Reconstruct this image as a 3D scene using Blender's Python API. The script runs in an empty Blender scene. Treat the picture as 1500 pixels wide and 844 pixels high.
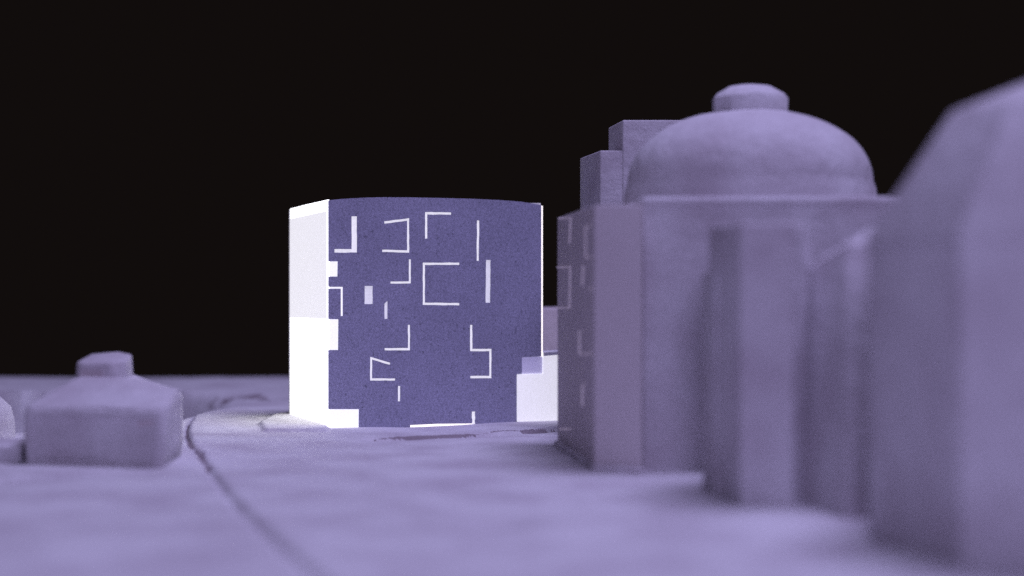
import bpy, bmesh, math, random
import numpy as np
from mathutils import Vector, Matrix, noise
random.seed(4)
sc = bpy.context.scene
S = 0.1            # one drawing unit = the camera's height above the base = 10 cm of the real scale model
F = 2300.0         # focal length in pixels of the 1500 px wide photograph

# ------------------------------------------------------------------ camera
cam = bpy.data.cameras.new("camera"); co = bpy.data.objects.new("camera", cam); sc.collection.objects.link(co)
co.location = (0, 0, 1.0*S); co.rotation_euler = (math.radians(90), 0, 0)
cam.sensor_width = 36; cam.lens = 36*F/1500; cam.clip_start = 0.01; cam.clip_end = 50
cam.dof.use_dof = True; cam.dof.focus_distance = 11.3*S
cam.dof.aperture_fstop = (cam.lens/1000)/(0.165*S)
sc.camera = co

# ------------------------------------------------------------------ dark studio and lamps
w = bpy.data.worlds.new("World"); sc.world = w; w.use_nodes = True
w.node_tree.nodes["Background"].inputs[0].default_value = (0.0056, 0.0040, 0.0038, 1)
w.node_tree.nodes["Background"].inputs[1].default_value = 1.0
sc.view_settings.view_transform = 'Standard'; sc.view_settings.look = 'None'
sc.view_settings.exposure = 0; sc.view_settings.gamma = 1
sc.cycles.use_denoising = False
sc.cycles.max_bounces = 8; sc.cycles.volume_bounces = 0
sc.cycles.sample_clamp_indirect = 5

def area(name, loc, target, size, power, col):
    l = bpy.data.lights.new(name, 'AREA'); l.shape = 'DISK'; l.size = size*S; l.energy = power; l.color = col
    o = bpy.data.objects.new(name, l); sc.collection.objects.link(o)
    o.location = Vector(loc)*S
    o.rotation_euler = (Vector(target)-Vector(loc)).to_track_quat('-Z', 'Y').to_euler()
    return o
VIO = (0.60, 0.545, 1.0)
area("overhead_lamp", (4.6, 9.8, 20), (-1.0, 11.5, 0), 9, 29.5, VIO)
area("front_lamp", (0.6, -5.0, 6.5), (0.3, 9.5, 0.6), 4, 5.3, (0.60, 0.53, 1.0))

# ------------------------------------------------------------------ helpers
def emp(name, x, y, label, cat, group=None, z=0):
    o = bpy.data.objects.new(name, None); sc.collection.objects.link(o)
    o.location = (x*S, y*S, z*S); o.empty_display_size = 0.01
    o['label'] = label; o['category'] = cat
    if group: o['group'] = group
    return o

def root_of(o):
    while o.parent: o = o.parent
    return o

def mesh(name, bm, mat, parent=None, smooth=True):
    """bm holds world coordinates in drawing units"""
    me = bpy.data.meshes.new(name)
    bmesh.ops.scale(bm, vec=(S, S, S), verts=bm.verts)
    if parent is not None:
        bmesh.ops.translate(bm, vec=-Vector(root_of(parent).location), verts=bm.verts)
    bmesh.ops.recalc_face_normals(bm, faces=bm.faces)
    bm.to_mesh(me); bm.free()
    if smooth:
        me.shade_smooth() if hasattr(me, 'shade_smooth') else None
        me.set_sharp_from_angle(angle=math.radians(35))
    me.materials.append(mat)
    o = bpy.data.objects.new(name, me); sc.collection.objects.link(o)
    if parent is not None: o.parent = parent
    return o

def soften(bm, width, seg=3):
    if width > 0:
        es = [e for e in bm.edges if len(e.link_faces) == 2 and e.calc_face_angle(0) > 0.35]
        bmesh.ops.bevel(bm, geom=es, offset=width, segments=seg, affect='EDGES', profile=0.5, clamp_overlap=True)

def wobble(bm, amp, freq, seed=0):
    for v in bm.verts:
        p = v.co*freq + Vector((seed, seed*1.7, 0))
        v.co += noise.noise_vector(p)*amp

def prism(pts, z0, z1, bevel=0.02, top=None):
    """pts: footprint; top: optional list of top points (same count)"""
    bm = bmesh.new()
    b = [bm.verts.new((x, y, z0)) for x, y in pts]
    tp = top or [(x, y, z1) for x, y in pts]
    t = [bm.verts.new((p[0], p[1], p[2] if len(p) > 2 else z1)) for p in tp]
    bm.faces.new(b[::-1]); bm.faces.new(t)
    n = len(pts)
    for i in range(n):
        bm.faces.new((b[i], b[(i+1) % n], t[(i+1) % n], t[i]))
    bmesh.ops.recalc_face_normals(bm, faces=bm.faces)
    soften(bm, bevel)
    return bm

def rect(p0, p1, depth):
    """footprint from front edge p0->p1 (left to right), depth away from the camera"""
    a, b = Vector(p0), Vector(p1); u = (b-a).normalized(); n = Vector((-u.y, u.x))
    return [tuple(a), tuple(b), tuple(b+n*depth), tuple(a+n*depth)]

def lathe(prof, cx, cy, n=96):
    bm = bmesh.new(); rings = []
    for r, z in prof:
        if r < 1e-5: rings.append([bm.verts.new((cx, cy, z))])
        else: rings.append([bm.verts.new((cx+r*math.cos(2*math.pi*k/n), cy+r*math.sin(2*math.pi*k/n), z)) for k in range(n)])
    for a, b in zip(rings[:-1], rings[1:]):
        for k in range(n):
            k2 = (k+1) % n
            if len(b) == 1: bm.faces.new((a[k], a[k2], b[0]))
            elif len(a) == 1: bm.faces.new((a[0], b[k2], b[k]))
            else: bm.faces.new((a[k], a[k2], b[k2], b[k]))
    if len(rings[0]) > 1: bm.faces.new(rings[0][::-1])
    return bm

class Plane:
    """a standing wall plane through two points of the base; pixels of the photograph -> (u along the wall, z)"""
    def __init__(s, p0, p1):
        s.p = Vector(p0); s.u = (Vector(p1)-s.p).normalized(); s.n = Vector((s.u.y, -s.u.x))   # n faces the camera side
        if s.n.dot(-s.p) < 0: s.n = -s.n
    def uz(s, px, py):
        k = (px-750)/F       # x = k*y
        t = (k*s.p.y - s.p.x)/(s.u.x - k*s.u.y)
        y = s.p.y + t*s.u.y
        return t, 1+(422-py)/F*y
    def w(s, t, z, off=0.0):
        q = s.p + s.u*t + s.n*off
        return Vector((q.x, q.y, z))

def slab(pl, poly, o0, o1):
    """polygon given as (u,z), extruded from offset o0 to o1 off the plane"""
    bm = bmesh.new()
    a = [bm.verts.new(pl.w(t, z, o0)) for t, z in poly]
    b = [bm.verts.new(pl.w(t, z, o1)) for t, z in poly]
    bm.faces.new(a); bm.faces.new(b[::-1]); n = len(poly)
    for i in range(n): bm.faces.new((a[i], b[i], b[(i+1) % n], a[(i+1) % n]))
    bmesh.ops.recalc_face_normals(bm, faces=bm.faces)
    return bm

def stroke(pts, wd):
    """mitred outline round a polyline (pixel space)"""
    P = [Vector(p) for p in pts]; L = []; R = []
    for i, p in enumerate(P):
        d0 = (P[i]-P[i-1]).normalized() if i > 0 else None
        d1 = (P[i+1]-P[i]).normalized() if i < len(P)-1 else None
        if d0 is None: d = d1; m = 1
        elif d1 is None: d = d0; m = 1
        else:
            d = (d0+d1).normalized(); m = 1/max(0.3, d.dot(d1))
        nn = Vector((-d.y, d.x))*wd/2*m
        L.append(p+nn); R.append(p-nn)
    return [tuple(q) for q in L+R[::-1]]

# ------------------------------------------------------------------ materials
def new_mat(name):
    m = bpy.data.materials.new(name); m.use_nodes = True
    nt = m.node_tree; b = nt.nodes["Principled BSDF"]; b.inputs["Roughness"].default_value = 0.85
    b.inputs["Specular IOR Level"].default_value = 0.25
    return m, nt, b

def plaster(name, base, dark, stain=0.35, grain=0.5, bump=0.25, scale=1.0, speck=0.0):
    m, nt, b = new_mat(name); N = nt.nodes; L = nt.links
    tc = N.new("ShaderNodeTexCoord")
    n1 = N.new("ShaderNodeTexNoise"); n1.inputs["Scale"].default_value = 22*scale; n1.inputs["Detail"].default_value = 5
    n2 = N.new("ShaderNodeTexNoise"); n2.inputs["Scale"].default_value = 900*scale; n2.inputs["Detail"].default_value = 2
    r1 = N.new("ShaderNodeValToRGB"); r1.color_ramp.elements[0].position = 0.30; r1.color_ramp.elements[1].position = 0.62
    r1.color_ramp.elements[0].color = (*dark, 1); r1.color_ramp.elements[1].color = (*base, 1)
    mx = N.new("ShaderNodeMixRGB"); mx.inputs[0].default_value = stain; mx.inputs[1].default_value = (*base, 1)
    L.new(tc.outputs["Object"], n1.inputs["Vector"]); L.new(tc.outputs["Object"], n2.inputs["Vector"])
    L.new(n1.outputs["Fac"], r1.inputs["Fac"]); L.new(r1.outputs["Color"], mx.inputs[2])
    r2 = N.new("ShaderNodeMapRange"); r2.inputs[1].default_value = 0.3; r2.inputs[2].default_value = 0.7
    r2.inputs[3].default_value = 1-grain*0.35; r2.inputs[4].default_value = 1.0+grain*0.12
    L.new(n2.outputs["Fac"], r2.inputs[0])
    mu = N.new("ShaderNodeMixRGB"); mu.blend_type = 'MULTIPLY'; mu.inputs[0].default_value = 1
    L.new(mx.outputs[0], mu.inputs[1]); L.new(r2.outputs[0], mu.inputs[2])
    out = mu.outputs[0]
    if speck > 0:
        n3 = N.new("ShaderNodeTexNoise"); n3.inputs["Scale"].default_value = 420; n3.inputs["Detail"].default_value = 1
        r3 = N.new("ShaderNodeMapRange"); r3.inputs[1].default_value = 0.66; r3.inputs[2].default_value = 0.74
        r3.inputs[3].default_value = 1; r3.inputs[4].default_value = 1-speck
        L.new(tc.outputs["Object"], n3.inputs["Vector"]); L.new(n3.outputs["Fac"], r3.inputs[0])
        m3 = N.new("ShaderNodeMixRGB"); m3.blend_type = 'MULTIPLY'; m3.inputs[0].default_value = 1
        L.new(out, m3.inputs[1]); L.new(r3.outputs[0], m3.inputs[2]); out = m3.outputs[0]
    L.new(out, b.inputs["Base Color"])
    ad = N.new("ShaderNodeMath"); ad.operation = 'ADD'
    n4 = N.new("ShaderNodeTexNoise"); n4.inputs["Scale"].default_value = 90*scale; n4.inputs["Detail"].default_value = 4
    ms = N.new("ShaderNodeMath"); ms.operation = 'MULTIPLY'; ms.inputs[1].default_value = 0.15
    L.new(tc.outputs["Object"], n4.inputs["Vector"])
    L.new(n2.outputs["Fac"], ms.inputs[0]); L.new(n4.outputs["Fac"], ad.inputs[0]); L.new(ms.outputs[0], ad.inputs[1])
    bp = N.new("ShaderNodeBump"); bp.inputs["Strength"].default_value = bump; bp.inputs["Distance"].default_value = 0.0015
    L.new(ad.outputs[0], bp.inputs["Height"]); L.new(bp.outputs[0], b.inputs["Normal"])
    return m

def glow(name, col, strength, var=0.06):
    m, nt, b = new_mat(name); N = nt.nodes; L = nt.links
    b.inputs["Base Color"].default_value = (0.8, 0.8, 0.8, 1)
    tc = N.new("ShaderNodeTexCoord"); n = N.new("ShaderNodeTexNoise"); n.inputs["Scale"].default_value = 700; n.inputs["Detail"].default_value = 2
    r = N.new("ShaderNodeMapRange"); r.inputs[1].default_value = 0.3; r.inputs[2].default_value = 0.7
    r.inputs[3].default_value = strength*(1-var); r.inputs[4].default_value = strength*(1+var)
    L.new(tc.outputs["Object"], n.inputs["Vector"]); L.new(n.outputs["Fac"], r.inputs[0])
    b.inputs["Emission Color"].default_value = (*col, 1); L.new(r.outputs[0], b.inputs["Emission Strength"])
    return m

M_base = plaster("cast_plaster_ground", (0.75, 0.74, 0.76), (0.46, 0.41, 0.46), 0.60, 0.5, 0.9)
M_cast = plaster("cast_plaster", (0.73, 0.71, 0.74), (0.44, 0.38, 0.42), 0.58, 0.5, 0.9)
M_dirty = plaster("rubbed_plaster", (0.66, 0.60, 0.62), (0.46, 0.38, 0.42), 0.5, 0.5, 0.6)
M_crack_shade = plaster("dirt_in_cracks", (0.36, 0.31, 0.34), (0.24, 0.20, 0.22), 0.6, 0.6, 0.8)  # darker plaster colour that paints the shade inside cracks and grooves
M_acry = plaster("frosted_acrylic", (0.70, 0.65, 0.66), (0.64, 0.58, 0.60), 0.3, 0.3, 0.05)
M_line = plaster("scratched_line", (0.80, 0.70, 0.76), (0.7, 0.6, 0.7), 0.3, 0.2, 0.05)
M_pale = plaster("pale_card", (0.60, 0.60, 0.66), (0.5, 0.5, 0.56), 0.3, 0.3, 0.1)
M_card = plaster("blue_card", (0.47, 0.47, 0.62), (0.34, 0.34, 0.45), 0.5, 0.9, 0.15, speck=0.35)
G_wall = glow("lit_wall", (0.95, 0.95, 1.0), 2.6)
G_core = glow("lit_core", (1.0, 0.96, 0.92), 0.10)
G_etch = glow("lit_scratch", (0.85, 0.66, 0.95), 0.12, 0.4)  # weak emission stands in for light caught by the scratches
G_step = glow("lit_step", (0.42, 0.38, 0.85), 0.28)
G_pane = glow("lit_pane", (0.98, 0.97, 1.0), 0.76, 0.05)
G_win = glow("lit_window", (0.97, 0.96, 1.0), 0.60, 0.08)
G_dim = glow("lit_window_dim", (0.88, 0.87, 1.0), 0.48, 0.10)
G_warm = glow("lit_gap", (1.0, 0.93, 0.85), 1.15)
G_wing = glow("lit_wing", (0.93, 0.92, 1.0), 0.60, 0.05)

# ------------------------------------------------------------------ ground: one cast relief sheet
def g(px, py):
    d = F/(py-422.0); return ((px-750)/F*d, d)

def seg_dist(X, Y, pts):
    best = np.full(X.shape, 1e9); side = np.zeros(X.shape)
    for (x0, y0), (x1, y1) in zip(pts[:-1], pts[1:]):
        dx, dy = x1-x0, y1-y0; L2 = dx*dx+dy*dy
        t = np.clip(((X-x0)*dx+(Y-y0)*dy)/L2, 0, 1)
        d = np.hypot(X-(x0+t*dx), Y-(y0+t*dy))
        s = np.sign((X-x0)*dy-(Y-y0)*dx)
        m = d < best; best[m] = d[m]; side[m] = s[m]
    return best, side

def inside(X, Y, pts):
    r = np.zeros(X.shape, bool); n = len(pts)
    for i in range(n):
        x0, y0 = pts[i]; x1, y1 = pts[(i+1) % n]
        c = ((y0 > Y) != (y1 > Y)) & (X < (x1-x0)*(Y-y0)/((y1-y0) or 1e-9)+x0)
        r ^= c
    return r
def sdf(X, Y, pts):
    d, _ = seg_dist(X, Y, pts+[pts[0]])
    return np.where(inside(X, Y, pts), d, -d)
def sm(x, a, b):
    t = np.clip((x-a)/(b-a), 0, 1); return t*t*(3-2*t)
def spline(pts, k=8):
    P = [Vector(p) for p in pts]; out = []
    for i in range(len(P)-1):
        a = P[max(i-1, 0)]; b = P[i]; c = P[i+1]; d = P[min(i+2, len(P)-1)]
        for j in range(k):
            t = j/k
            q = 0.5*((2*b)+(c-a)*t+(2*a-5*b+4*c-d)*t*t+(3*b-a-3*c+d)*t**3)
            out.append((q.x, q.y))
    out.append(tuple(P[-1])); return out

rng = np.random.default_rng(3)
def vnoise(X, Y, f):
    n = 256; T = rng.random((n, n))
    x = X*f; y = Y*f; xi = np.floor(x).astype(int); yi = np.floor(y).astype(int)
    fx = x-xi; fy = y-yi; fx = fx*fx*(3-2*fx); fy = fy*fy*(3-2*fy)
    a = T[xi % n, yi % n]; b = T[(xi+1) % n, yi % n]; c = T[xi % n, (yi+1) % n]; d = T[(xi+1) % n, (yi+1) % n]
    return (a*(1-fx)+b*fx)*(1-fy)+(c*(1-fx)+d*fx)*fy-0.5

xs = np.concatenate([np.arange(-8, -5, 0.1), np.arange(-5, 1.6, 0.016), np.arange(1.6, 8.01, 0.1)])
BACK = 17.56
ys = np.concatenate([np.arange(-2, 4.4, 0.1), np.arange(4.4, 14.6, 0.018), np.arange(14.6, BACK-0.001, 0.03), [BACK]])
X, Y = np.meshgrid(xs, ys)
Z = (0.012*vnoise(X, Y, 1.3)+0.009*vnoise(X, Y, 3.3)+0.004*vnoise(X, Y, 11))*(1-0.8*sm(Y, 10.2, 10.9)*sm(-Y, -12.6, -12.0)*sm(X, -2.2, -1.7))
# the scored street line running towards the camera
path = spline([g(300, 604), g(283, 611), g(273, 626), g(275, 645), g(288, 664), g(303, 686), g(345, 738), g(398, 788), g(462, 844), g(545, 920), g(700, 1100)])
d, s = seg_dist(X, Y, path)
fade = sm(-Y, -13.6, -12.6)
d0_path = d+0.010*vnoise(X, Y, 6)+0.006*vnoise(X, Y, 19)
Z += fade*(-0.034*np.exp(-(d0_path/0.018)**2))
Z += 0.016*np.where(s < 0, 1, 0)*sm(d, 0, 0.03)*np.exp(-d/0.5)*fade
# sunken street behind the small house
tr = spline([g(-900, 574), g(-100, 574), g(120, 573), g(290, 573), g(350, 577), g(386, 581), g(372, 588), g(335, 597), g(290, 607), g(240, 618), g(60, 622), g(-60, 640), g(-900, 655)], 5)
t = sdf(X, Y, tr)
wd = 0.06+0.7*sm(X, -3.3, -2.6)
Z += -0.42*sm(t/wd, -0.1, 1.0)
# cracked ledge in front of the lit building
Zs = None
lg = spline([g(548, 642), g(600, 640), g(660, 637), g(720, 632), g(775, 629), g(830, 624)], 6)
d, s = seg_dist(X, Y, lg)
d_crack = d.copy(); jit = 0.012*vnoise(X, Y, 9)
Z += -0.020*np.exp(-((d+jit)/0.03)**2)*(0.55+0.9*vnoise(X, Y, 5))
ledge = spline([g(388, 634), g(470, 640), g(548, 642), g(660, 637), g(775, 629), g(860, 618)], 5)
pg = ledge+[g(900, 580), g(400, 580), g(386, 600)]
t = sdf(X, Y, pg); Z += -(0.024+0.03*vnoise(X, Y, 4))*(1-sm(t+0.03*vnoise(X, Y, 7), -0.02, 0.01))*np.exp(-np.abs(t)/0.35)*sm(X, -1.15, -0.85)*(Y < 11.9)
# thin white shim beside the lit wall
t = sdf(X, Y, [g(386, 634), g(380, 622), g(402, 611), g(440, 605), g(482, 628), g(478, 633)])
Z += 0.022*sm(t, -0.006, 0.014)
# pavement edge in front of the small house
pv = spline([g(-500, 706), g(-60, 700), g(90, 696), g(200, 692), g(292, 690)], 5)
d, s = seg_dist(X, Y, pv); d_pave = d.copy()
Z += -0.022*np.exp(-(d/0.05)**2)*sm(-X, 2.0, 3.0)
Z += -0.026*np.exp(-d/0.35)*sm(-X, 1.9, 2.6)*(Y < np.interp(X, [p[0] for p in pv], [p[1] for p in pv]))*(1+1.2*vnoise(X, Y, 2))
cx_, cy_ = -1.93, 8.95
Z += 0.05*np.exp(-np.maximum(X-cx_, 0)/0.13)*np.exp(-((Y-9.0)/0.5)**2)*(X < -1.5)*(X > -1.90)
# crack along the far side of the sunken street
cr = spline([g(-300, 576.5), g(60, 576), g(250, 575.5), g(320, 577), g(360, 577.5), g(388, 581), g(398, 586)], 5)
d, s = seg_dist(X, Y, cr); d_far = d.copy(); Z += -0.05*np.exp(-(d/0.16)**2)*(0.6+0.8*vnoise(X, Y, 2.1))*np.where(s < 0, 1, 1)
# ground sinks a little in front of the light gap under the blue wall
cx_, cy_ = g(640, 627); Z += -0.013*np.exp(-((X-cx_)/0.36)**4)*np.exp(-((Y-cy_)/0.42)**4)
# scattered dents and lumps of the casting
for px, py, a, r in [(735, 768, -0.02, 0.10), (700, 775, -0.010, 0.08), (445, 655, -0.010, 0.05), (600, 700, 0.008, 0.2), (1000, 720, 0.008, 0.2), (250, 740, -0.006, 0.25), (130, 800, 0.008, 0.25), (850, 760, 0.010, 0.3), (565, 800, -0.008, 0.25)]:
    cx, cy = g(px, py); Z += a*np.exp(-((X-cx)**2+((Y-cy)*0.6)**2)/r**2)
ny, nx = X.shape
verts = np.stack([X, Y, Z], -1).reshape(-1, 3)*S
idx = np.arange(nx*ny).reshape(ny, nx)
quads = np.stack([idx[:-1, :-1], idx[:-1, 1:], idx[1:, 1:], idx[1:, :-1]], -1).reshape(-1, 4)
rim = np.concatenate([idx[0, :], idx[1:, -1], idx[-1, -2::-1], idx[-2:0:-1, 0]])
low = verts[rim].copy(); low[:, 2] = -0.6*S
nv = len(verts); verts = np.concatenate([verts, low]); m_ = len(rim); k = np.arange(m_)
skirt = np.stack([rim, nv+k, nv+(k+1) % m_, rim[(k+1) % m_]], -1)
quads = np.concatenate([quads, skirt])
me = bpy.data.meshes.new("ground"); me.vertices.add(len(verts)); me.vertices.foreach_set("co", verts.ravel())
me.loops.add(len(quads)*4); me.loops.foreach_set("vertex_index", quads.ravel().astype(np.int32))
me.polygons.add(len(quads)); me.polygons.foreach_set("loop_start", np.arange(0, len(quads)*4, 4).astype(np.int32))
me.update(calc_edges=True); me.shade_smooth(); me.set_sharp_from_angle(angle=math.radians(60))
me.materials.append(M_base); me.materials.append(M_crack_shade)
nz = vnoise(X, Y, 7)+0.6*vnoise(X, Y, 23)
gm = (d_crack < 0.017*(0.9+2.6*nz)) | ((d_far < 0.10*(0.2+2.2*nz)) & (X < -2.2)) | ((d0_path < 0.012+0.010*nz) & (Y > 8.6) & (Y < 12.0))  # faces of ledge crack, far street edge and groove take the painted shade
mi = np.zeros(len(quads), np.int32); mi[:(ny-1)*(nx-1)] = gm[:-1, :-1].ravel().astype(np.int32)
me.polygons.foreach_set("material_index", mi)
gr = bpy.data.objects.new("ground", me); sc.collection.objects.link(gr); gr['kind'] = 'structure'

# ------------------------------------------------------------------ the glowing building
A = (-1.3107, 11.165); B = (0.2257, 11.80); C0 = (-1.716, 12.143)
fp = Plane(A, B); lp = Plane(A, C0)
lit = emp("lit_building", -0.75, 11.9, "glowing white building with a blue front wall full of thin lit slots", "building")
q = lambda pts: [fp.uz(*p) for p in pts]
# inner translucent box, whose left side is the bright wall
T = 0.035
a = Vector(A)-fp.n*T; b = Vector(B)-fp.n*T + fp.u*0.004
depth = (Vector(C0)-Vector(A)); c = b+depth; dd = a+depth
ztop = lambda px, py: fp.uz(px, py)[1]
bm = prism([(a.x, a.y), (b.x, b.y), (c.x, c.y), (dd.x, dd.y)], -0.03, 1.6, 0,
           top=[(a.x, a.y, 1.622), (b.x, b.y, 1.640), (c.x, c.y, 1.60), (dd.x, dd.y, 1.602)])
core = mesh("inner_box", bm, G_core, lit, False)
core["label"] = "bright translucent box behind the blue wall"
# left side: bright sheet wall plus the greyer upper pane
Ll = (Vector(C0)-Vector(A)).length
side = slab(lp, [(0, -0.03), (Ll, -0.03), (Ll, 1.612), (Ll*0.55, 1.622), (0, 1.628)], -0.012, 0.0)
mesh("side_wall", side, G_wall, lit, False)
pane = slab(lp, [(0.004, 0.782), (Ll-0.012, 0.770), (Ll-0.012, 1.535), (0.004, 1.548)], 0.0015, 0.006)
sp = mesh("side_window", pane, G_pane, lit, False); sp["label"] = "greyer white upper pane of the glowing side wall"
# roof lid behind the bowed parapet
bm = prism([(a.x+.01, a.y+.01), (b.x-.01, b.y+.01), (c.x-.01, c.y-.01), (dd.x+.01, dd.y-.01)], 1.605, 1.62, 0)

# front wall with real cut-outs
outline_px = [(480.6, 293.5), (500, 291.6), (530, 289.8), (560, 289.0), (600, 289.2), (640, 290.0), (690, 291.2), (730, 293.0), (762, 295.4), (780, 298.2), (793, 300.4),
              (793, 522), (764.5, 523.5), (764.5, 548), (757, 548.5), (757, 626), (694, 620.5), (640, 621), (620, 622), (601, 622.8), (600, 634), (556, 634), (555, 632), (480.6, 636)]
outline = q(outline_px)
wins = [
 ([(515, 317), (523, 317), (523, 370), (490, 370), (490, 365), (515, 365)], 0, 0),
 (stroke([(563, 326), (598, 321.5), (598, 368.5), (560, 367.5)], 3.4), 0, 0),
 (stroke([(624.5, 349.5), (624.5, 312.5), (661, 313)], 3.4), 0, 0),
 (stroke([(700.5, 323), (700, 382)], 3.4), 0, 0),
 (stroke([(673, 386.5), (621, 386.5), (621, 445), (673, 445.8)], 3.4), 0, 0),
 ([(712, 381), (718.8, 381), (718.2, 443.5), (711.4, 443.5)], 1, 0),
 (stroke([(600.5, 380), (600.5, 413.7), (572, 414)], 2.9), 0, 0),
 ([(534.2, 419), (546.2, 419), (546, 445.5), (534, 445.5)], 1, 0),
 ([(563.2, 445), (567.8, 440.5), (567.8, 467), (563.4, 467.4)], 1, 0),
 ([(479.5, 383), (494.6, 383), (494.2, 405.2), (479.5, 405.2)], 0, 1),
 ([(479.5, 420.3), (502, 420.3), (502, 463), (499.2, 463), (499.2, 423), (479.5, 423)], 0, 1),
 ([(479.5, 467.5), (495.6, 467.8), (495.2, 512.8), (479.5, 512.8)], 0, 1),
 (stroke([(599.2, 476), (599.2, 511.6), (563.5, 511.6)], 3.2), 0, 0),
 (stroke([(571.5, 533), (543.8, 524.8), (543.8, 556), (579, 556)], 3.1), 0, 0),
 (stroke([(584.8, 565.5), (584.5, 588)], 3.2), 0, 0),
 (stroke([(690.5, 476), (690.5, 512.8), (718.5, 512.8), (718.5, 552.5), (689, 552.5)], 3.4), 0, 0),
 ([(691.4, 603), (696.4, 603), (695.8, 608), (696.6, 612), (695.6, 617), (696.6, 623.5), (691.2, 623.5), (692, 616), (691, 611)], 0, 0),
 ([(479.5, 599.5), (525.6, 599.5), (525.2, 640), (479.5, 640)], 0, 1),
]
def temp(bm):
    m = bpy.data.meshes.new("t"); bmesh.ops.scale(bm, vec=(S, S, S), verts=bm.verts); bmesh.ops.recalc_face_normals(bm, faces=bm.faces); bm.to_mesh(m); bm.free()
    o = bpy.data.objects.new("t", m); sc.collection.objects.link(o); return o
TH = 0.028
wall = temp(slab(fp, outline, -TH, 0.0)); cutters = []
for poly, dim, edge in wins:
    # hand-cut edges: subdivide and jitter a little
    pp = []
    for i in range(len(poly)):
        p0 = Vector(poly[i]); p1 = Vector(poly[(i+1) % len(poly)]); n = max(1, int((p1-p0).length/7))
        for j in range(n):
            v = p0.lerp(p1, j/n)
            if j and not edge: v += Vector((random.uniform(-.28, .28), random.uniform(-.28, .28)))
            pp.append(tuple(v))
    if edge: pp = [((p[0]-3) if p[0] < 480 else p[0], p[1]) for p in pp]
    cutters.append((pp, dim, edge))
    ct = temp(slab(fp, q(pp), -TH-0.02, 0.02))
    md = wall.modifiers.new("b", 'BOOLEAN'); md.operation = 'DIFFERENCE'; md.solver = 'EXACT'; md.object = ct
dg = bpy.context.evaluated_depsgraph_get()
bm = bmesh.new(); bm.from_mesh(wall.evaluated_get(dg).to_mesh())
bmesh.ops.scale(bm, vec=(1/S,)*3, verts=bm.verts)
for o in [o for o in sc.objects if o.name.startswith("t") and (o.name == "t" or o.name[1] == ".")]:
    bpy.data.objects.remove(o, do_unlink=True)
fw = mesh("front_wall", bm, M_card, lit, False); fw["label"] = "speckled blue violet wall with cut slots"
for pp, dim, edge in cutters:
    if edge:
        pp = [(max(p[0], 480.0), p[1]) for p in pp]
        cl = []
        for p in pp:
            if not cl or p != cl[-1]: cl.append(p)
        pp = cl
    bmw = slab(fp, q(pp), -TH*0.9, -0.006 if not edge else -0.001)
    mesh("window", bmw, G_dim if dim else (G_pane if edge else G_win), fw, False)
# thin gap of light along the right edge and under the wall
rs = slab(fp, [fp.uz(793.4, 301), fp.uz(795.2, 302), fp.uz(795.2, 522), fp.uz(793.4, 522)], -0.05, -0.002)
o = mesh("corner_slot", rs, G_warm, lit, False)
bs = slab(fp, [fp.uz(*p) for p in [(601, 629.5), (612, 628.8), (622, 629.6), (640, 628), (655, 627.4), (692, 626), (692, 620.2), (640, 620.5), (612, 621.6), (601, 622.4)]], -0.03, -0.004)
o = mesh("base_slot", bs, G_warm, lit, False)

# glowing stepped wing at the right corner
l0 = fp.uz(757.4, 548.5); l1 = fp.uz(835, 548.5)
wing = slab(fp, [(l0[0], -0.03), (l1[0], -0.03), (l1[0], fp.uz(835, 518)[1]), (fp.uz(795.5, 522)[0], fp.uz(795.5, 522)[1]), (fp.uz(795.5, 522)[0], l0[1]), (l0[0], l0[1])], -0.03, 0.004)
wi = mesh("wing_wall", wing, G_wing, lit, False); wi["label"] = "pale glowing low wall at the right corner"
up = slab(fp, [fp.uz(764.8, 524), fp.uz(795.2, 522.5), (fp.uz(795.2, 522.5)[0], l0[1]+0.001), (fp.uz(764.8, 524)[0], l0[1]+0.001)], -0.033, -0.008)
mesh("wing_step", up, G_step, lit, False)
cp = slab(fp, [fp.uz(796, 521.6), fp.uz(835, 518.2), fp.uz(835, 514.5), fp.uz(796, 516.5)], -0.25, 0.010)
mesh("wing_coping", cp, M_pale, lit, False)

# ------------------------------------------------------------------ low block behind, between the lit building and the acrylic block
lb = mesh("low_block", prism(rect((0.2, 13.1), (0.9, 13.3), 0.9), -0.03, 0.83, 0.012), M_dirty)
lb['label'] = "plain pale block seen in the narrow gap right of the glowing building"; lb['category'] = "block"

# ------------------------------------------------------------------ frosted acrylic block with scratched windows
eA = (0.4525, 8.62); eB = (0.706, 8.50); eC = (0.292, 10.1)
acr = emp("frosted_block", 0.5, 9.2, "smooth mauve block with faint scratched window lines left of the domed building", "building")
mesh("wall", prism([eA, eB, (0.62, 10.05), eC], -0.03, 1.453, 0.008), M_acry, acr)
ep = Plane(eA, eC)
for poly in [stroke([(818, 320), (836, 319), (834.5, 356)], 1.6), stroke([(816, 391.5), (835.5, 391), (834.5, 450.5), (815, 451)], 1.6),
             stroke([(865, 331), (858, 332), (858, 377), (868, 377)], 1.4), stroke([(855, 388), (853, 418)], 1.6), stroke([(862, 423), (869, 423)], 1.6),
             stroke([(849, 484), (849, 518.5), (869, 518)], 1.8), stroke([(857, 562), (853.5, 566), (853, 595)], 2.0), stroke([(820, 628.5), (836, 628.5)], 2.0)]:
    mesh("window_line", slab(ep, [ep.uz(*p) for p in poly], -0.002, 0.003), G_etch, acr, False)
mesh("plinth", prism([(0.44, 8.585), (0.715, 8.46), (0.66, 9.9), (0.262, 9.95)], -0.03, 0.035, 0.018), M_cast, acr)

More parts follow.
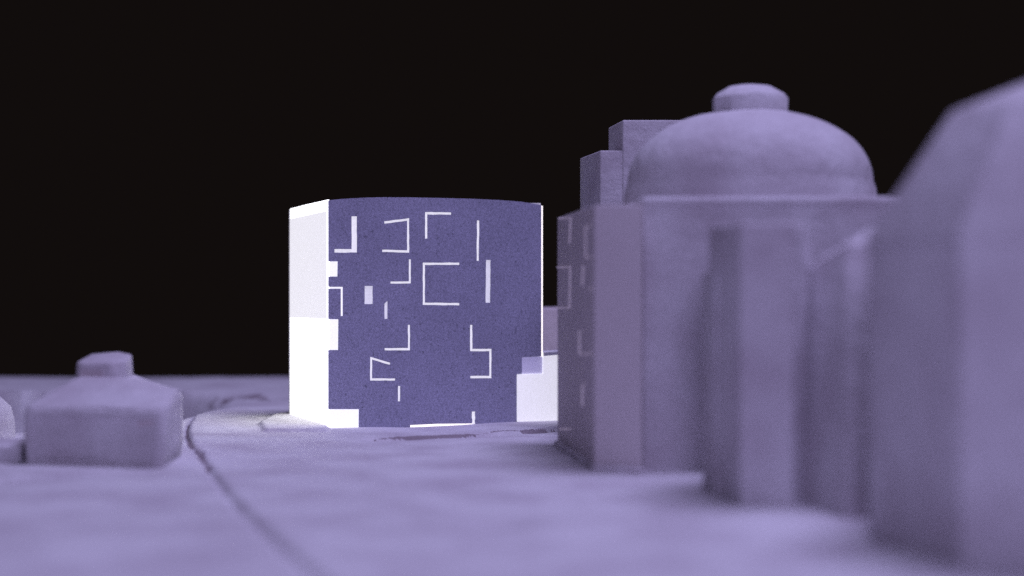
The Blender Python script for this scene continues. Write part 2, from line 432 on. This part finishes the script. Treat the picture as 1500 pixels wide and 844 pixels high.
# ------------------------------------------------------------------ domed building
dm = emp("domed_building", 1.46, 9.6, "wide plaster building with a big round dome and small cap", "building")
ft = [(0.715, 8.60), (2.30, 8.50), (2.75, 9.1), (2.75, 10.3), (2.2, 10.8), (0.95, 10.8), (0.64, 10.2)]
bm = prism(ft, -0.03, 1.47, 0.02); mesh("wall", bm, M_cast, dm)
def grow(f, k, c=(1.5, 9.6)): return [(c[0]+(x-c[0])*k, c[1]+(y-c[1])*k) for x, y in f]
bm = prism(grow(ft, 1.007), 1.425, 1.50, 0.028); wobble(bm, 0.006, 4); mesh("cornice", bm, M_cast, dm)
R = 0.752; zb = 1.5; H = 0.585
prof = [(R+0.012, zb), (R+0.012, zb+0.02), (R+0.006, zb+0.10), (R-0.008, zb+0.135)]
for i in range(1, 40):
    th = i/39*math.pi/2
    r = (R-0.008)*math.cos(th)**0.88; z = zb+0.135+(H-0.135)*math.sin(th)**1.0
    prof.append((max(r, 0), z))
bm = lathe(prof, 1.448, 9.6); wobble(bm, 0.010, 2.2, 3); wobble(bm, 0.004, 7, 8); mesh("dome", bm, M_cast, dm)
n = 10
cap = [(1.452+0.230*math.cos(2*math.pi*(k+.5)/n), 9.6+0.230*math.sin(2*math.pi*(k+.5)/n)) for k in range(n)]
bm = bmesh.new()
rs_ = []
for kk, z in [(1.0, 2.02), (1.0, 2.155), (0.9, 2.185), (0.55, 2.228), (0.2, 2.24)]:
    rs_.append([bm.verts.new((1.452+(x-1.452)*kk, 9.6+(y-9.6)*kk, z)) for x, y in cap])
for r0, r1 in zip(rs_[:-1], rs_[1:]):
    for k in range(n): bm.faces.new((r0[k], r0[(k+1) % n], r1[(k+1) % n], r1[k]))
bm.faces.new(rs_[-1]); bm.faces.new(rs_[0][::-1]); soften(bm, 0.014); wobble(bm, 0.010, 5, 2)
mesh("cap", bm, M_cast, dm)

# ------------------------------------------------------------------ stepped tower behind the dome
st = emp("stepped_tower", 0.9, 10.9, "tall plain tower with one lower step standing behind the dome", "tower")
mesh("lower_block", prism([(0.612, 10.9), (0.95, 10.9), (0.95, 11.55), (0.50, 11.55)], -0.03, 1.955, 0.01), M_cast, st)
mesh("upper_block", prism([(0.768, 10.89), (1.6, 10.89), (1.6, 11.4), (0.70, 11.4)], -0.03, 2.165, 0.01), M_cast, st)

# ------------------------------------------------------------------ blurred blocks in front of the domed building
nb = emp("narrow_block", 1.2, 7.5, "narrow upright block with a dark left face in front of the domed building", "building")
mesh("wall", prism([(0.955, 7.62), (1.053, 7.23), (1.28, 7.18), (1.39, 7.36), (1.45, 7.62), (1.2, 8.2)], -0.03, 1.300, 0.015), M_cast, nb)
mesh("base_block", prism([(0.938, 7.75), (0.975, 7.5), (1.05, 7.6), (1.0, 7.95)], -0.03, 1.08, 0.02), M_cast, nb)
hb = emp("hipped_block", 1.7, 7.4, "blurred block with a sloping roof between the narrow block and the large tower", "building")
h0 = [(1.34, 7.58), (1.515, 7.12), (2.3, 7.2), (2.3, 8.0), (1.55, 8.1)]
hbm = [(1.30, 7.48), (1.438, 6.78), (2.25, 6.85), (2.35, 8.0), (1.5, 8.1)]
HZ = [1.05, 1.20, 1.20, 1.20, 1.10]
mesh("wall", prism(hbm, -0.03, 1.20, 0.03, top=[(x, y, z) for (x, y), z in zip(h0, HZ)]), M_cast, hb)
bm = bmesh.new(); e1 = [bm.verts.new((x, y, z-0.01)) for (x, y), z in zip(h0, HZ)]; e2 = [bm.verts.new((x, y, 1.30)) for x, y in grow(h0, 0.35, (1.95, 7.65))]
for k in range(5): bm.faces.new((e1[k], e1[(k+1) % 5], e2[(k+1) % 5], e2[k]))
bm.faces.new(e2); bm.faces.new(e1[::-1]); mesh("roof", bm, M_cast, hb)

# ------------------------------------------------------------------ large octagonal tower at the right edge
ot = emp("octagonal_tower", 2.26, 6.175, "large blurred eight-sided tower with a domed roof at the right edge", "tower")
cx, cy, Rr = 2.26, 6.175, 0.845
a0 = math.atan2(5.64-cy, 1.618-cx)
octp = [(cx+Rr*math.cos(a0+k*math.pi/4), cy+Rr*math.sin(a0+k*math.pi/4)) for k in range(8)]
mesh("wall", prism(octp, -0.03, 1.19, 0.015), M_cast, ot)
bm = bmesh.new(); rr = []
for r, z in [(0.855, 1.17), (0.855, 1.20), (0.52, 1.70), (0.24, 1.81), (0.08, 1.84)]:
    rr.append([bm.verts.new((cx+r*math.cos(a0+k*math.pi/4), cy+r*math.sin(a0+k*math.pi/4), z)) for k in range(8)])
for r0, r1 in zip(rr[:-1], rr[1:]):
    for k in range(8): bm.faces.new((r0[k], r0[(k+1) % 8], r1[(k+1) % 8], r1[k]))
bm.faces.new(rr[-1]); bm.faces.new(rr[0][::-1]); soften(bm, 0.02, 2)
mesh("roof", bm, M_cast, ot)

# ------------------------------------------------------------------ small house at the left
hs = emp("small_house", -2.4, 9.4, "small plaster house with a sloping roof and stubby rooftop lantern, left of the glowing building", "house")
W = [(-2.752, 8.86), (-1.925, 8.66), (-1.925, 9.12), (-2.12, 10.1), (-2.98, 10.35)]
WZ = [0.33, 0.335, 0.405, 0.325, 0.305]
M_house = M_cast
bm = prism(W, -0.03, 0.33, 0.0, top=[(x, y, z) for (x, y), z in zip(W, WZ)])
soften(bm, 0.032, 4)
ff = max([f for f in bm.faces if abs(f.normal.z) < 0.3 and f.normal.y < -0.8], key=lambda f: f.calc_area())
bmesh.ops.inset_region(bm, faces=[ff], thickness=0.035, depth=0.0)
bmesh.ops.inset_region(bm, faces=[ff], thickness=0.012, depth=-0.014)
panel_c = ff.calc_center_median().copy()
bmesh.ops.subdivide_edges(bm, edges=[e for e in bm.edges if e.calc_length() > 0.12], cuts=6, use_grid_fill=True)
wobble(bm, 0.012, 4, 5); wobble(bm, 0.007, 11, 2)
ff.material_index = 1
hw = mesh("wall", bm, M_cast, hs); hw.data.materials.append(M_dirty)
lc = (-2.455, 9.45)
roof = bmesh.new()
k0 = 0.985
eb = [roof.verts.new((lc[0]+(x-lc[0])*k0, lc[1]+(y-lc[1])*k0, z-0.03)) for (x, y), z in zip(W, WZ)]
e1 = [roof.verts.new((lc[0]+(x-lc[0])*k0, lc[1]+(y-lc[1])*k0, z+0.004)) for (x, y), z in zip(W, WZ)]
e2 = [roof.verts.new((lc[0]+(x-lc[0])*0.33, lc[1]+(y-lc[1])*0.33, 0.475)) for x, y in W]
for k in range(5):
    j = (k+1) % 5; roof.faces.new((eb[k], eb[j], e1[j], e1[k])); roof.faces.new((e1[k], e1[j], e2[j], e2[k]))
roof.faces.new(e2); roof.faces.new(eb[::-1]); bmesh.ops.recalc_face_normals(roof, faces=roof.faces)
soften(roof, 0.016, 3)
bmesh.ops.subdivide_edges(roof, edges=[e for e in roof.edges if e.calc_length() > 0.12], cuts=6, use_grid_fill=True)
wobble(roof, 0.010, 4, 5); wobble(roof, 0.006, 11, 1)
mesh("roof", roof, M_cast, hs)
lt = [(-2.605, 9.36), (-2.56, 9.27), (-2.36, 9.24), (-2.285, 9.33), (-2.30, 9.55), (-2.40, 9.64), (-2.58, 9.62)]
tops = [0.560, 0.555, 0.565, 0.575, 0.60, 0.615, 0.605]
bm = prism(lt, 0.42, 0.6, 0.0, top=[(lc[0]+(x-lc[0])*0.96, lc[1]+(y-lc[1])*0.96, z) for (x, y), z in zip(lt, tops)])
soften(bm, 0.022, 3); wobble(bm, 0.010, 6, 9)
ln = mesh("lantern", bm, M_cast, hs)
lnp = Plane((-2.56, 9.27), (-2.36, 9.24))
mesh("lantern_window", slab(lnp, [(0.01, 0.445), (0.15, 0.445), (0.15, 0.515), (0.01, 0.515)], -0.02, 0.006), M_dirty, ln, False)

# ------------------------------------------------------------------ cut-off blocks at the left edge
rb = lathe([(0.42, -0.03), (0.42, 0.10), (0.39, 0.2), (0.30, 0.28), (0.16, 0.32), (0, 0.33)], -3.74, 10.45, 40)
wobble(rb, 0.02, 3)
o = mesh("rounded_block", rb, M_cast); o['label'] = "rounded white block cut off by the left edge behind the small house"; o['category'] = "block"
o = mesh("low_step", prism([(-3.7, 9.0), (-2.80, 8.95), (-2.86, 9.4), (-3.75, 9.5)], -0.03, 0.10, 0.02), M_cast)
o['label'] = "low flat block touching the left side of the small house"; o['category'] = "block"
